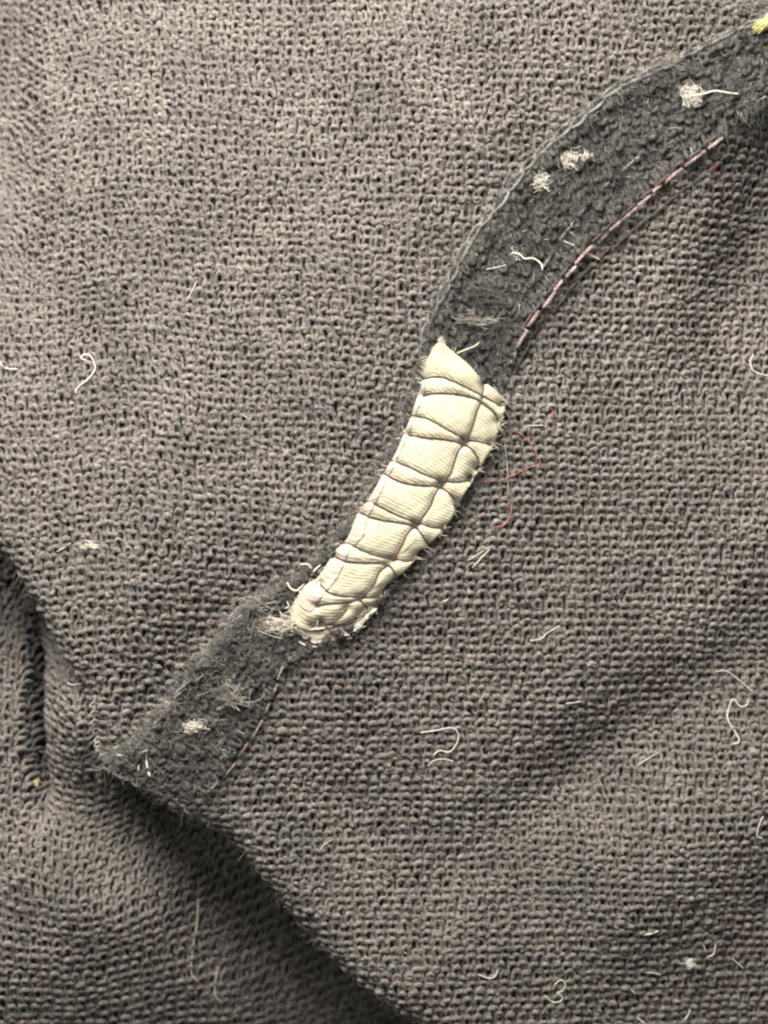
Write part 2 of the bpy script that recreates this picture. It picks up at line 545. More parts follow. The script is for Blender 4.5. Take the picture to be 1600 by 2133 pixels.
W_, H_ = 0.94, 0.725
up = backing('upper_panel', sheet_A, -38, 38, -26, 49, 0.4, M_BACK, garment)
lo = backing('lower_panel', sheet_B, -32, 38, -50, 46, 0.4, M_BACK, garment)
fo = backing('folded_panel', sheet_C, -40, 12, -66, 4, 0.3, M_BACK, garment)
sb = backing('seam_band', sheet_band, 0.1, BAND_LEN - 0.1, -0.3, BAND_W + 0.3, 0.3, M_BAND, garment, depth=0.15)
tag(up, 'grey knit above the seam, brightly lit')
tag(lo, 'grey knit below the seam with a folded lower edge')
tag(fo, 'slanted grey knit sunk in the fold')
tag(sb, 'black fluffy seam strip dotted with lint')
T = 0
T += knit(up, sheet_A, -38, 38, -26, 50, W_, H_, 0.206, M_YARN, seed=1, jit=1.1)
T += knit(lo, sheet_B, -33, 38, -50, 46, W_, H_, 0.206, M_YARN, seed=2, jit=0.95)
T += knit(fo, sheet_C, -39, 12, -68, 4, W_, H_, 0.206, M_YARN, seed=3)
T += knit(sb, sheet_band, 0, BAND_LEN, 0.2, BAND_W, 0.95, 0.72, 0.20, M_BAND, seg=12, sides=5, jit=1.8, seed=4)
print('knit triangles', T)

fuzz('fuzz', garment, sheet_A, -36, 36, -26, 48, 19000, M_FUZZ, 101, 0.3, 1.2, 0.013)
fuzz('fuzz', garment, sheet_B, -33, 36, -48, 44, 18000, M_FUZZ, 102, 0.3, 1.2, 0.013)
fuzz('fuzz', garment, sheet_C, -36, 6, -54, 2, 7000, M_FUZZ, 103, 0.3, 1.2, 0.013)
fuzz('seam_fuzz', garment, sheet_band, 0, BAND_LEN, 0, BAND_W, 9000, M_FUZZD, 104, 0.5, 2.0, 0.013, 0.45)

u_low = band_uv(*px((640, 1200)))[0]
fuzz('edge_fluff', garment, sheet_band, u_low, BAND_LEN, -0.2, 1.3, 600, M_FUZZ, 105, 0.5, 1.8, 0.014, 0.5)
fuzz('edge_fluff', garment, sheet_band, 0, u_low, -0.3, 0.5, 900, M_FUZZ, 106, 0.4, 1.3, 0.013, 0.45)
fuzz('edge_fluff', garment, sheet_band, u_low, BAND_LEN, 1.5, 6.0, 350, M_FUZZ, 107, 0.4, 1.4, 0.013, 0.4)

# ------------------------------------------------------------------ threads
def ply(path, r, pitch=0.62, step=0.07, plies=2, seed=0, wob=0.02):
    """a twisted thread along a 3-D path (mm): plies wound round each other"""
    path = np.asarray(path, float)
    L = np.linalg.norm(np.diff(path, axis=0), axis=1).sum()
    n = max(6, int(L / step))
    p = smooth(path, n)
    rr = np.random.default_rng(seed)
    p = p + rr.normal(0, wob, p.shape) * 0.5
    s = np.linspace(0, L, n)
    Tn = np.gradient(p, axis=0); Tn /= np.linalg.norm(Tn, axis=1, keepdims=True) + 1e-9
    B = np.cross(Tn, (0.13, 0.21, 0.97)); B /= np.linalg.norm(B, axis=1, keepdims=True) + 1e-9
    N = np.cross(B, Tn)
    g = Geo()
    for k in range(plies):
        a = math.tau * (s / pitch + k / plies)
        q = p + (B * np.cos(a)[:, None] + N * np.sin(a)[:, None]) * r * 0.55
        g.add(*tube_geo(q[None], r * 0.62, 5))
    return g

def fibre(path, r, step=0.12, sides=5):
    path = np.asarray(path, float)
    L = np.linalg.norm(np.diff(path, axis=0), axis=1).sum()
    p = smooth(path, max(6, int(L / step)))
    g = Geo()
    g.add(*tube_geo(p[None], r, sides))
    return g

def on_band(u, v, h):
    p, n, ok = normals(sheet_band, np.asarray(u, float), np.asarray(v, float))
    return p + n * np.asarray(h)[..., None]

def u_of(p):                       # seam coordinate of a photograph pixel
    q = px(p)
    return band_uv(q[0], q[1])[0]

# chain stitching along the upper edge of the seam strip, down to the tape
u = 0.3
k = 0
u_end = u_of((880, 760))
while u < u_end:
    L = 1.75 + 0.25 * math.sin(k * 2.1)
    a = np.linspace(0, 1, 12)
    wv = 0.20 * np.sin(math.pi * a) ** 0.7
    g = Geo()
    for sgn in (-1, 1):
        pth = on_band(u + L * 1.15 * a, 0.18 + 0.10 * math.sin(k * 1.3) + sgn * wv, 0.30 + 0.12 * np.sin(math.pi * a))
        gg = ply(pth, 0.13, seed=k, pitch=0.6)
        for v_, f_ in zip(gg.v, gg.f): pass
        g.add(np.vstack(gg.v), np.vstack(gg.f))
    g.build('chain_stitch', M_CHAIN, sb)
    u += L
    k += 1
# faded pink running stitches along the lower edge, with a dark thread beside them
PINK = smooth(px([(1500, 292), (1430, 345), (1380, 385), (1316, 442), (1266, 486), (1217, 536), (1170, 590), (1130, 645), (1085, 715), (1060, 775)]), 220)
PINK2 = smooth(px([(592, 1385), (570, 1440), (545, 1500), (500, 1575), (450, 1635), (420, 1660)]), 90)
def running(curve, length, gap, r, mat, name, dz=0.34, wob=0.06, seed=0):
    q = np.random.default_rng(seed)
    L = np.concatenate([[0], np.cumsum(np.linalg.norm(np.diff(curve, axis=0), axis=1))])
    s = 0.0
    while s < L[-1] - length * 0.5:
        l = length * q.uniform(0.55, 1.25)
        a = np.linspace(s, min(s + l, L[-1]), 7)
        x = np.interp(a, L, curve[:, 0]) + q.normal(0, wob); y = np.interp(a, L, curve[:, 1]) + q.normal(0, wob)
        z = np.array([surf_z(i, j) for i, j in zip(x, y)])
        z = z.max() * 0.6 + z * 0.4 + dz * np.sin(np.linspace(0.15, 0.85, 7) * math.pi) ** 0.5
        ply(np.stack([x, y, z], -1), r, seed=int(s * 10)).build(name, mat, sb)
        s += l + gap
running(PINK, 1.7, 0.25, 0.15, M_PINK, 'pink_stitch', dz=0.50, wob=0.12, seed=1)
running(PINK2, 1.7, 0.5, 0.085, M_PINK, 'pink_stitch', dz=0.6, seed=2)
running(PINK + np.linspace(1, 0.35, len(PINK))[:, None] * np.array([1.25, -1.05]), 1.5, 0.25, 0.12, M_THREAD, 'dark_stitch', dz=0.45, wob=0.12, seed=3)
running(PINK + np.array([-0.32, 0.22]), 1.3, 0.5, 0.11, M_THREAD, 'dark_stitch', dz=0.45, wob=0.1, seed=5)
MID = smooth(px([(1330, 330), (1225, 425), (1165, 505), (1100, 600)]), 90)
running(MID, 1.5, 1.3, 0.11, M_CHAIN, 'dark_stitch', dz=0.35, seed=4)
# raised light edge of the seam strip below the tape
LOW = [smooth(px([(540, 1232), (470, 1308), (400, 1392), (350, 1455)]), 40), smooth(px([(430, 1400), (370, 1450), (320, 1500), (255, 1562)]), 40)]
for i, c in enumerate(LOW):
    running(c + 0.12, 1.2, 0.3, 0.11, M_CHAIN, 'chain_stitch', dz=0.45, wob=0.2, seed=7 + i)

# pale overlocking thread round the pinched end of the seam strip
for i, c in enumerate(([(188, 1462), (190, 1500), (200, 1540), (206, 1570), (222, 1592), (258, 1578)], [(200, 1545), (208, 1582), (232, 1612), (262, 1626), (292, 1640)])):
    p = px(c)
    z = np.array([-2.2, -1.6, -1.1, -0.8, -0.5, -0.3])[:len(p)] if i == 0 else np.linspace(-0.9, -0.8, len(p))
    q = np.concatenate([p, z[:, None]], -1)
    g = ply(q, 0.12, seed=70 + i, wob=0.06)
    g.build('overlock_thread', M_CHAIN, sb)
    for k in range(9):
        a = smooth(q, 40)[4 + k * 4]
        h_ = np.stack([a + rng.normal(0, 0.1, 3), a + (-0.35, 0.1, 0.25), a + (-0.1, 0.45, 0.1), a + rng.normal(0, 0.15, 3) + (0.3, 0.3, -0.1)])
        fibre(h_, 0.05).build('overlock_thread', M_FUZZ, sb)

# ------------------------------------------------------------------ cream tape
tape = empty('woven_tape', (*px((820, 1040)), 0))
tag(tape, 'cream twill tape with frayed ends, cross-stitched over the black seam', 'tape')
TOFF = np.array([*px((820, 1040)), 0.0])
def tape_part(name, geo_or_v, f=None, mat=None, uv=None):
    v = np.vstack(geo_or_v.v) if f is None else geo_or_v
    ff = np.vstack(geo_or_v.f) if f is None else f
    return mesh_obj(name, v - TOFF, ff, mat, tape, uv)

c1 = lambda pts: crop(pts, 2.6667, 560, 680)
STA = [
 [[(862, 292), (945, 285), (1000, 300), (1110, 350), (1190, 392), (1285, 440)], [(848, 385), (930, 375), (1040, 380), (1140, 402), (1200, 440), (1250, 480), (1272, 525)]],
 [[(780, 495), (880, 515), (990, 575), (1090, 625), (1160, 640), (1235, 655)], [(770, 602), (870, 620), (980, 630), (1070, 650), (1120, 680), (1160, 740), (1150, 790)]],
 [[(650, 738), (740, 765), (850, 815), (940, 850), (1010, 862), (1080, 860), (1120, 842)], [(635, 812), (700, 850), (780, 875), (860, 882), (945, 890), (1000, 925), (1045, 975)]],
 [[(515, 965), (570, 975), (640, 1010), (720, 1050), (820, 1085), (900, 1110), (980, 1120)], [(505, 1030), (560, 1055), (640, 1075), (740, 1090), (810, 1110), (845, 1150), (890, 1210)]],
 [[(380, 1200), (450, 1205), (520, 1240), (610, 1270), (690, 1285), (760, 1300), (830, 1285)], [(365, 1275), (430, 1300), (520, 1308), (610, 1308), (660, 1320), (690, 1350), (712, 1400)]],
 [[(285, 1425), (330, 1470), (390, 1490), (460, 1495), (560, 1500), (640, 1485)], [(262, 1548), (320, 1535), (400, 1528), (460, 1520), (500, 1510), (530, 1540), (552, 1575)]],
 [[(235, 1662), (300, 1652), (370, 1652), (450, 1640), (525, 1598)], [(290, 1640), (340, 1680), (368, 1715)]],
]
CHAIN = [[(1190, 330), (1175, 410), (1150, 470), (1130, 540), (1100, 620), (1075, 655)], [(1090, 640), (1045, 700), (1020, 770), (1000, 820), (950, 888)],
         [(955, 875), (915, 940), (890, 1000), (855, 1050), (815, 1108)], [(815, 1100), (765, 1150), (742, 1200), (715, 1250), (690, 1295)],
         [(665, 1318), (612, 1358), (585, 1420), (545, 1470), (510, 1505)], [(435, 1560), (400, 1600), (350, 1640), (290, 1652)]]
ALLT = [smooth(px(c1(p)), 40) for s in STA for p in s] + [smooth(px(c1(p)), 30) for p in CHAIN]
PT = np.vstack(ALLT)
ENDS = [c[k] for c in ALLT for k in (0, -1)]

TOP = smooth(px([(878, 800), (890, 752), (914, 716), (945, 738), (978, 765), (1000, 792), (1005, 810), (1012, 802), (1030, 814), (1056, 838)]), 73)
BOT = smooth(px([(604, 1272), (610, 1294), (630, 1308), (655, 1312), (695, 1304), (735, 1290), (768, 1268)]), 73)
LEFT = smooth(px([(878, 800), (877, 826), (860, 860), (849, 890), (834, 924), (819, 957), (800, 986), (770, 1036), (755, 1055), (740, 1081), (725, 1119), (700, 1145), (687, 1166), (662, 1203), (640, 1215), (618, 1245), (604, 1272)]), 161)
RIGHT = smooth(px([(1055, 837), (1044, 875), (1029, 924), (1010, 957), (984, 1002), (957, 1047), (942, 1077), (920, 1107), (894, 1134), (871, 1149), (860, 1171), (837, 1194), (807, 1216), (790, 1245), (768, 1268)]), 161)

def tape_xy(s, t):
    """s 0..1 from the upper end to the lower, t 0..1 across: Coons patch"""
    ip = lambda c, a: np.stack([np.interp(a, np.linspace(0, 1, len(c)), c[:, k]) for k in range(2)], -1)
    l, r, a, b = ip(LEFT, s), ip(RIGHT, s), ip(TOP, t), ip(BOT, t)
    s, t = s[..., None], t[..., None]
    c = (1 - s) * (1 - t) * TOP[0] + (1 - s) * t * TOP[-1] + s * (1 - t) * BOT[0] + s * t * BOT[-1]
    return (1 - t) * l + t * r + (1 - s) * a + s * b - c

def near_thread(xy):
    sh = xy.shape[:-1]
    q = xy.reshape(-1, 2)
    out = np.empty(len(q))
    for i in range(0, len(q), 2000):
        out[i:i + 2000] = np.sqrt(((q[i:i + 2000, None, :] - PT[None]) ** 2).sum(-1).min(1))
    return out.reshape(sh)

def tape_z(xy, t, s):
    dn = near_thread(xy)
    z = 0.72 + 0.72 * np.sin(math.pi * np.clip(t * 0.96 + 0.02, 0, 1)) ** 0.75
    z = z - 0.16 * np.exp(-(dn / 0.24) ** 2) - 0.08 * np.exp(-(dn / 0.8) ** 2)
    for e_ in ENDS:
        z = z - 0.30 * np.exp(-((xy[..., 0] - e_[0]) ** 2 + (xy[..., 1] - e_[1]) ** 2) / 0.22)
    z = z + 0.05 * lump(72, 1.1, xy[..., 0], xy[..., 1])
    z = z + 0.10 * lump(71, 2.6, xy[..., 0], xy[..., 1])
    return z - 0.35 * sst(0.9, 1.0, s) - 0.1 * sst(0.06, 0, s)

def slab(name, s0, s1, t0, t1, ns, nt, mat, dz=0.0, thick=0.28, wav=None, fray=0.0, seed=0):
    r = np.random.default_rng(seed)
    S, Tt = np.meshgrid(np.linspace(s0, s1, ns), np.linspace(t0, t1, nt), indexing='ij')
    if wav is not None: Tt = t0 + (Tt - t0) * (1 + wav * (lump(seed, 0.12, S, S * 0) + 0.5 * lump(seed + 1, 0.03, S, S * 0)))
    if fray:
        e = r.normal(0, fray, nt)
        S = S + np.where(np.arange(ns)[:, None] == ns - 1, np.abs(e)[None], 0) - np.where(np.arange(ns)[:, None] == 0, np.abs(r.normal(0, fray, nt))[None], 0)
    xy = tape_xy(np.clip(S, 0, 1), Tt)
    z = tape_z(xy, Tt, S) + dz
    if fray:
        jl = r.normal(0, 0.035, ns)
        xy[:, 0] += np.stack([jl, jl], -1)
        xy[:, -1] += np.stack([r.normal(0, 0.03, ns)] * 2, -1)
    top = np.concatenate([xy, z[..., None]], -1)
    edge = np.minimum(np.minimum(np.arange(nt), nt - 1 - np.arange(nt))[None, :], np.minimum(np.arange(ns), ns - 1 - np.arange(ns))[:, None])
    top[..., 2] -= np.where(edge == 0, 0.07, 0)
    bot = top.copy(); bot[..., 2] -= thick - np.where(edge == 0, 0.10, 0)
    i = np.arange(ns * nt).reshape(ns, nt)
    q = np.stack([i[:-1, :-1], i[1:, :-1], i[1:, 1:], i[:-1, 1:]], -1).reshape(-1, 4)
    n = ns * nt
    ring = np.concatenate([i[0, :], i[1:, -1], i[-1, ::-1][1:], i[::-1, 0][1:]])
    rim = np.stack([ring[:-1], ring[1:], ring[1:] + n, ring[:-1] + n], -1)
    V = np.vstack([top.reshape(-1, 3), bot.reshape(-1, 3)])
    F = np.vstack([q, q[:, ::-1] + n, rim])
    uv = np.stack([Tt.ravel() * 7.0, S.ravel() * 24.0], -1)
    return tape_part(name, V, F, mat, np.vstack([uv, uv])), (S, Tt, top)

body, (TS, TT_, TTOP) = slab('tape_body', 0, 1, 0, 1, 260, 72, M_TAPE, fray=0.004, seed=81)
selv, _ = slab('selvedge', 0.10, 0.94, -0.004, 0.27, 220, 18, M_SELV, dz=0.09, thick=0.16, wav=0.10, seed=82)
under, _ = slab('folded_edge', 0.03, 1.0, 0.86, 1.035, 200, 14, M_SELV, dz=-0.22, thick=0.2, wav=0.12, seed=83, fray=0.003)

def on_tape(curve, h):
    t = np.empty(len(curve)); s = np.empty(len(curve))
    A = TTOP[..., :2].reshape(-1, 2); Z = TTOP[..., 2].ravel(); TF = TT_.ravel()
    out = []
    for c in curve:
        d2 = ((A - c) ** 2).sum(1)
        k = np.argmin(d2)
        z = Z[k] if d2[k] < 0.09 else Z[k] - 0.7 * (math.sqrt(d2[k]) - 0.3)
        out.append(max(z, 0.0) + h + (0.09 if TF[k] < 0.27 and d2[k] < 0.09 else 0))
    z = np.array(out)
    z = np.convolve(np.pad(z, 3, mode='edge'), np.ones(7) / 7, 'valid')
    return np.concatenate([curve, z[:, None]], -1)

for si, s in enumerate(STA):
    for k, p in enumerate(s):
        c = smooth(px(c1(p)), 44)
        P3 = on_tape(c, 0.07 + 0.05 * k)
        P3[0, 2] -= 0.35; P3[-1, 2] -= 0.35
        o = tape_part('cross_stitch', ply(P3, 0.080, pitch=0.45, seed=si * 3 + k), None, M_THREAD)
for si, p in enumerate(CHAIN):
    P3 = on_tape(smooth(px(c1(p)), 30), 0.15)
    tape_part('chain_thread', ply(P3, 0.068, pitch=0.45, seed=90 + si), None, M_THREAD)

# torn under-layer at the lower end
lay = smooth(px([(618, 1300), (650, 1305), (690, 1296), (730, 1278), (765, 1250), (785, 1232)]), 40)
lay2 = smooth(px([(632, 1330), (662, 1338), (700, 1330), (738, 1312), (772, 1282), (794, 1246)]), 40)
rows = np.stack([lay * (1 - a) + lay2 * a for a in np.linspace(0, 1, 8)], 1)
zz = 0.72 - 0.40 * np.linspace(0, 1, 8)[None, :] + 0.14 * lump(95, 1.6, rows[..., 0], rows[..., 1]) + np.zeros((40, 8))
rows[:, -1] += rng.normal(0, 0.05, (40, 2))
top = np.concatenate([rows, zz[..., None]], -1)
i = np.arange(320).reshape(40, 8)
q = np.stack([i[:-1, :-1], i[:-1, 1:], i[1:, 1:], i[1:, :-1]], -1).reshape(-1, 4)
V = np.vstack([top.reshape(-1, 3), top.reshape(-1, 3) - (0, 0, 0.2)])
uvl = np.stack([np.repeat(np.arange(40) * 0.2, 8), np.tile(np.arange(8) * 0.2, 40)], -1)
ring = np.concatenate([i[0, :], i[1:, -1], i[-1, ::-1][1:], i[::-1, 0][1:]])
tape_part('torn_layer', V, np.vstack([q, q[:, ::-1] + 320, np.stack([ring[:-1], ring[1:], ring[1:] + 320, ring[:-1] + 320], -1)]), M_SELV, np.vstack([uvl, uvl]))

def fray(pts, r=0.05, z=(0.7, 0.7), mat=None, name='frayed_thread', wob=0.0):
    p = px(pts)
    zz = np.linspace(z[0], z[1], len(p))
    tape_part(name, fibre(np.concatenate([p, zz[:, None]], -1), r), None, mat or M_FRAY)
c6 = lambda pts: crop(pts, 5.3333, 560, 1120)
for a, b in ([[(1190, 770), (1120, 880), (1010, 990), (900, 1120)], (0.5, 0.1)], [[(1180, 800), (1080, 920), (960, 1040), (860, 1135)], (0.45, 0.1)],
             [[(1160, 790), (1040, 930), (920, 1030), (790, 1130)], (0.55, 0.15)], [[(1120, 830), (1000, 960), (860, 1060), (740, 1120)], (0.55, 0.2)],
             [[(740, 1130), (690, 1150), (640, 1200)], (0.2, 0.0)], [[(330, 1150), (400, 1190), (520, 1210), (640, 1195)], (0.1, 0.1)]):
    fray(c6(a), rng.uniform(0.05, 0.10), b)
for k in range(18):
    a = rng.uniform(0, 1)
    c = lay2[int(a * 39)] + rng.normal(0, 0.12, 2)
    e = lay2[min(39, int(a * 39) + 3)] - lay2[max(0, int(a * 39) - 3)]
    e = e / np.linalg.norm(e); n_ = np.array([e[1], -e[0]])
    d_ = -e * rng.uniform(0.3, 1.3) + n_ * rng.uniform(-0.35, 0.4)
    P = np.stack([c - 0.5 * d_, c, c + d_ * 0.5, c + d_ + rng.normal(0, 0.15, 2)])
    tape_part('frayed_thread', fibre(np.concatenate([P, np.array([0.55, 0.45, 0.3, 0.1])[:, None] + rng.uniform(-0.1, 0.15)], -1), rng.uniform(0.025, 0.06)), None, M_FRAY)
# white loops and tufts at the lower left end
for a, r in ([[(205, 490), (250, 560), (310, 585), (370, 540), (420, 480), (470, 460)], 0.085], [[(340, 580), (370, 640), (400, 710)], 0.07],
             [[(350, 295), (400, 290), (450, 300), (480, 350), (490, 380), (530, 340), (580, 300)], 0.07], [[(480, 380), (480, 420)], 0.06],
             [[(205, 700), (230, 760), (180, 780)], 0.05], [[(540, 890), (545, 940), (540, 975)], 0.05], [[(120, 800), (150, 860)], 0.035],
             [[(30, 880), (110, 900), (190, 930), (280, 960)], 0.05], [[(50, 1030), (130, 990), (200, 930)], 0.06]):
    fray(c6(a), r, (0.75, 0.65))
def tuft(name, parent, cxy, z, rad, n, mat, off=None, seed=0, fr=0.022, stretch=(1, 1), flat=0.5):
    """a ball of tangled fibres"""
    r = np.random.default_rng(seed)
    P = []
    for k in range(n):
        c = r.normal(0, rad * 0.42, 3)
        a, b = r.normal(0, 1, 3), r.normal(0, 1, 3)
        t = np.linspace(0, r.uniform(2.0, 5.0), 9)
        q = c + rad * 0.5 * (np.cos(t)[:, None] * a + np.sin(t * r.uniform(0.6, 1.3))[:, None] * b) * 0.6
        q = q * (stretch[0], stretch[1], flat)
        P.append(q)
    P = np.array(P) + np.array([*cxy, z + rad * flat * 0.5])
    v, f = tube_geo(P, fr, 3)
    if off is not None: v = v - off
    return mesh_obj(name, v, f, mat, parent)
tuft('frayed_tuft', tape, px((588, 1300)), 0.35, 1.0, 120, M_FRAY, TOFF, 1, 0.03, (1.3, 0.8))
tuft('frayed_tuft', tape, px((918, 716)), 0.75, 0.42, 50, M_FRAY, TOFF, 2, 0.025, (0.8, 1.2))
# loose fibre ends all along the tape edges
g = Geo()
r2 = np.random.default_rng(5)
for edge, sg in ((LEFT, -1), (RIGHT, 1), (TOP, 0), (BOT, 0)):
    for k in range(70 if sg else 60):
        c = edge[r2.integers(0, len(edge))]
        a = r2.uniform(0, math.tau) if sg == 0 else (math.pi if sg < 0 else 0) + r2.normal(0.3, 0.8)
        L = r2.uniform(0.25, 0.9)
        dv = np.array([math.cos(a), math.sin(a)])
        nn = np.array([-dv[1], dv[0]]) * r2.normal(0, 0.3)
        tt = np.linspace(0, 1, 5)[:, None]
        xy = c - dv * 0.1 + dv * L * tt + nn * L * tt ** 2
        g.add(*tube_geo(np.concatenate([xy, 0.6 + 0.15 * tt - 0.3 * tt ** 2], -1)[None], r2.uniform(0.015, 0.03), 3))
fe = tape_part('frayed_edge', g, None, M_FRAY); fe['kind'] = 'stuff'

# yellow frayed end of another tape at the top of the seam
ye = empty('tape_end', (*px((1590, 55)), 0.6))
tag(ye, 'yellow frayed end of a tape poking out at the top of the seam', 'tape')
g = Geo()
for k in range(46):
    a = np.array([1560 + r2.uniform(0, 20), 62 + r2.normal(0, 8)]); b = np.array([1640, 30 + r2.normal(0, 14)])
    p = np.stack([px(a), px((a + b) / 2 + r2.normal(0, 3, 2)), px(b)])
    g.add(*[x for x in tube_geo(np.concatenate([smooth(p, 7), np.linspace(0.6, 1.1, 7)[:, None] + r2.uniform(0, 0.5)], -1)[None], 0.055, 4)])
mesh_obj('fringe', np.vstack(g.v) - np.array([*px((1590, 55)), 0.6]), np.vstack(g.f), M_YELLOW, ye)

# ------------------------------------------------------------------ lint lying on the cloth
def lint(name, label, pts, r=0.05, mat=None, cat='fibre', h=0.42, group=None, parent=None):
    p = px(pts)
    z = np.array([surf_z(*q) for q in p])
    p = np.stack([pxz(q, zz) for q, zz in zip(pts, z)])
    z = np.array([surf_z(*q) for q in p])
    z = np.convolve(np.pad(z, 1, mode='edge'), [0.25, 0.5, 0.25], 'valid')
    g = fibre(np.concatenate([p, (z + h)[:, None]], -1), r * 1.15)
    V = np.vstack(g.v)
    c = V.mean(0)
    o = mesh_obj(name, V - c, np.vstack(g.f), mat or M_LINT)
    o.location = tuple(c * MM)
    if parent is not None:
        o.parent = parent
        o.location = tuple(c * MM - np.array(parent.location))
    else:
        tag(o, label, cat, group)
    return o
def pill(label, p, rad, n, seed, mat=None, stretch=(1, 1), h=0.1, group=None, name='lint_ball'):
    q = px(p); z = surf_z(*q); q = pxz(p, z)
    c = np.array([*q, z + h])
    o = tuft(name, None, q, z + h, rad, n, mat or M_LINT, c, seed, 0.026, stretch)
    o.location = tuple(c * MM)
    tag(o, label, 'lint', group)
    return o

c5 = lambda pts: crop(pts, 2.0, 800, 1300)
c7 = lambda pts: crop(pts, 3.555, 0, 650)
c2 = lambda pts: crop(pts, 2.105, 840, 0)
c4 = lambda pts: crop(pts, 1.778, 0, 1550)
c3 = lambda pts: crop(pts, 2.0, 0, 1050)
lint('lint_fibre', 'pale curled fibre shaped like a question mark on the bright knit', c7([(650, 362), (615, 350), (605, 338), (630, 318), (668, 322), (690, 350), (704, 385), (710, 420), (690, 460), (650, 505), (600, 545), (568, 580), (570, 606)]), 0.055)
lint('lint_fibre', 'short pale bent fibre on the bright knit level with the question-mark curl', c7([(0, 365), (20, 400), (60, 420), (130, 425)]), 0.05)
lint('lint_fibre', 'thin straight fibre leading to the small white flake', c7([(425, 1775), (480, 1745), (530, 1708)]), 0.03)
pill('small flat white flake on the bright knit above the sunken fold', (188, 1137), 0.75, 60, 31, stretch=(1.2, 0.5))
lint('lint_fibre', 'hook-shaped pale fibre on the lower knit, below the tape', c5([(150, 450), (220, 440), (285, 430), (310, 462), (297, 505), (270, 530), (230, 525), (205, 545)]), 0.045)
lint('lint_fibre', 'small wavy fibre just under the hook-shaped fibre', c5([(180, 590), (210, 565), (250, 560), (290, 570)]), 0.04)
lint('lint_fibre', 'long pale fibre with a curled head like a letter P', c5([(1510, 308), (1508, 332), (1480, 341), (1455, 312), (1440, 320), (1425, 380), (1440, 420), (1460, 450), (1475, 485), (1445, 498)]), 0.05)
lint('lint_fibre', 'straight thin pale fibre slanting up towards the P-shaped fibre', c5([(1050, 583), (1092, 558), (1135, 533)]), 0.045)
lint('lint_fibre', 'short straight pale fibre lying nearly level, up from the hook-shaped fibre', c5([(755, 330), (790, 326), (820, 320)]), 0.045)
lint('lint_fibre', 'very short pale fibre above the short level one', c5([(845, 168), (862, 171), (880, 178)]), 0.045)
lint('lint_fibre', 'wavy yellowish fibre on the lower knit beside the torn tape end', c5([(605, 68), (650, 60), (680, 35), (730, 5)]), 0.04)
lint('lint_fibre', 'curved pale fibre open to one side like a bracket', c5([(1577, 798), (1557, 848), (1555, 885), (1577, 890)]), 0.045)
lint('lint_fibre', 'bright thick short fibre, whitest of the straight ones', c5([(1075, 1295), (1110, 1290), (1145, 1278)]), 0.07)
lint('lint_fibre', 'tiny upright fibre beside the J-shaped one above the white lint dot', c5([(1333, 1338), (1345, 1372)]), 0.045)
lint('lint_fibre', 'J-shaped short fibre above the white lint dot', c5([(1386, 1340), (1376, 1378), (1350, 1392)]), 0.045)
dot = pill('white round lint dot with a thin tail near the J-shaped fibre', (1437, 2005), 0.42, 50, 33)
lint('tail', '', c5([(1220, 1415), (1245, 1418), (1270, 1412)]), 0.03, parent=dot)
lint('lint_fibre', 'short kinked fibre slanting down beyond the white lint dot', c5([(1450, 1395), (1475, 1415), (1500, 1437)]), 0.04)
lint('lint_fibre', 'small hooked fibre beside the three-shaped curl', c5([(390, 1455), (430, 1470), (460, 1465), (475, 1435)]), 0.045)
lint('lint_fibre', 'curled fibre shaped like a figure three', c5([(710, 1500), (738, 1481), (756, 1502), (742, 1528), (720, 1535), (742, 1550), (735, 1570), (700, 1572), (668, 1545)]), 0.04)
lint('lint_fibre', 'tiny pale speck of fibre between the figure three and the lint dot', c5([(1028, 1522), (1048, 1542)]), 0.05)
lint('lint_fibre', 'short upright fibre below the white lint dot', c5([(1277, 1608), (1270, 1630), (1253, 1652)]), 0.05)
lint('lint_fibre', 'short slanting fibre below the tiny pale speck', c5([(1055, 1642), (1090, 1668)]), 0.055)
lint('lint_fibre', 'thin level fibre between the bright thick one and the tiny speck', c5([(1090, 1455), (1125, 1457), (1155, 1464)]), 0.035)
lint('lint_fibre', 'thin bent fibre above the curled head of the P-shaped fibre', c5([(1380, 197), (1425, 195), (1480, 235), (1530, 278)]), 0.03)
lint('lint_fibre', 'thin pale fibre crossing another to form a narrow V', c1([(1105, 1300), (1170, 1260), (1230, 1222)]), 0.035)
lint('lint_fibre', 'longer arm of the narrow V of fibres beside the tape', c1([(1128, 1340), (1180, 1285), (1225, 1238)]), 0.04)
lint('lint_fibre', 'short straight level fibre beside the upper end of the tape', c1([(1430, 552), (1475, 552), (1525, 550)]), 0.035)
lint('lint_fibre', 'short fibre beside the lower half of the tape', c1([(970, 1530), (997, 1513)]), 0.05)
lint('red_fibre', 'thin red fibre bent in a loop beside the tape', c1([(1340, 580), (1400, 600), (1450, 650), (1500, 740), (1500, 765), (1430, 790), (1300, 850), (1180, 865)]), 0.035, M_RED, 'fibre', 0.4)
lint('grey_fibre', 'long greyish fibre hanging down along the tape to a lint ball', c1([(1300, 560), (1315, 700), (1325, 800), (1330, 940)]), 0.045, M_FUZZ, 'fibre', 0.4)
ball = pill('pale lint ball with a red tail beside the tape', (1063, 1042), 0.55, 34, 35, M_FUZZ, (1.2, 0.8))
lint('tail', '', c1([(1350, 980), (1345, 1020), (1335, 1060), (1300, 1105), (1240, 1115)]), 0.045, M_RED, h=0.48, parent=ball)
lint('red_fibre', 'tiny red fibre crumpled beside the upper end of the tape', c1([(1560, 450), (1575, 470), (1565, 490), (1590, 475)]), 0.03, M_RED)
lint('pale_thread', 'pale thread end sticking out sideways from the tape tip', c1([(1040, 155), (1100, 130), (1140, 115), (1168, 92)]), 0.05, M_FRAY, 'fibre', 0.7)
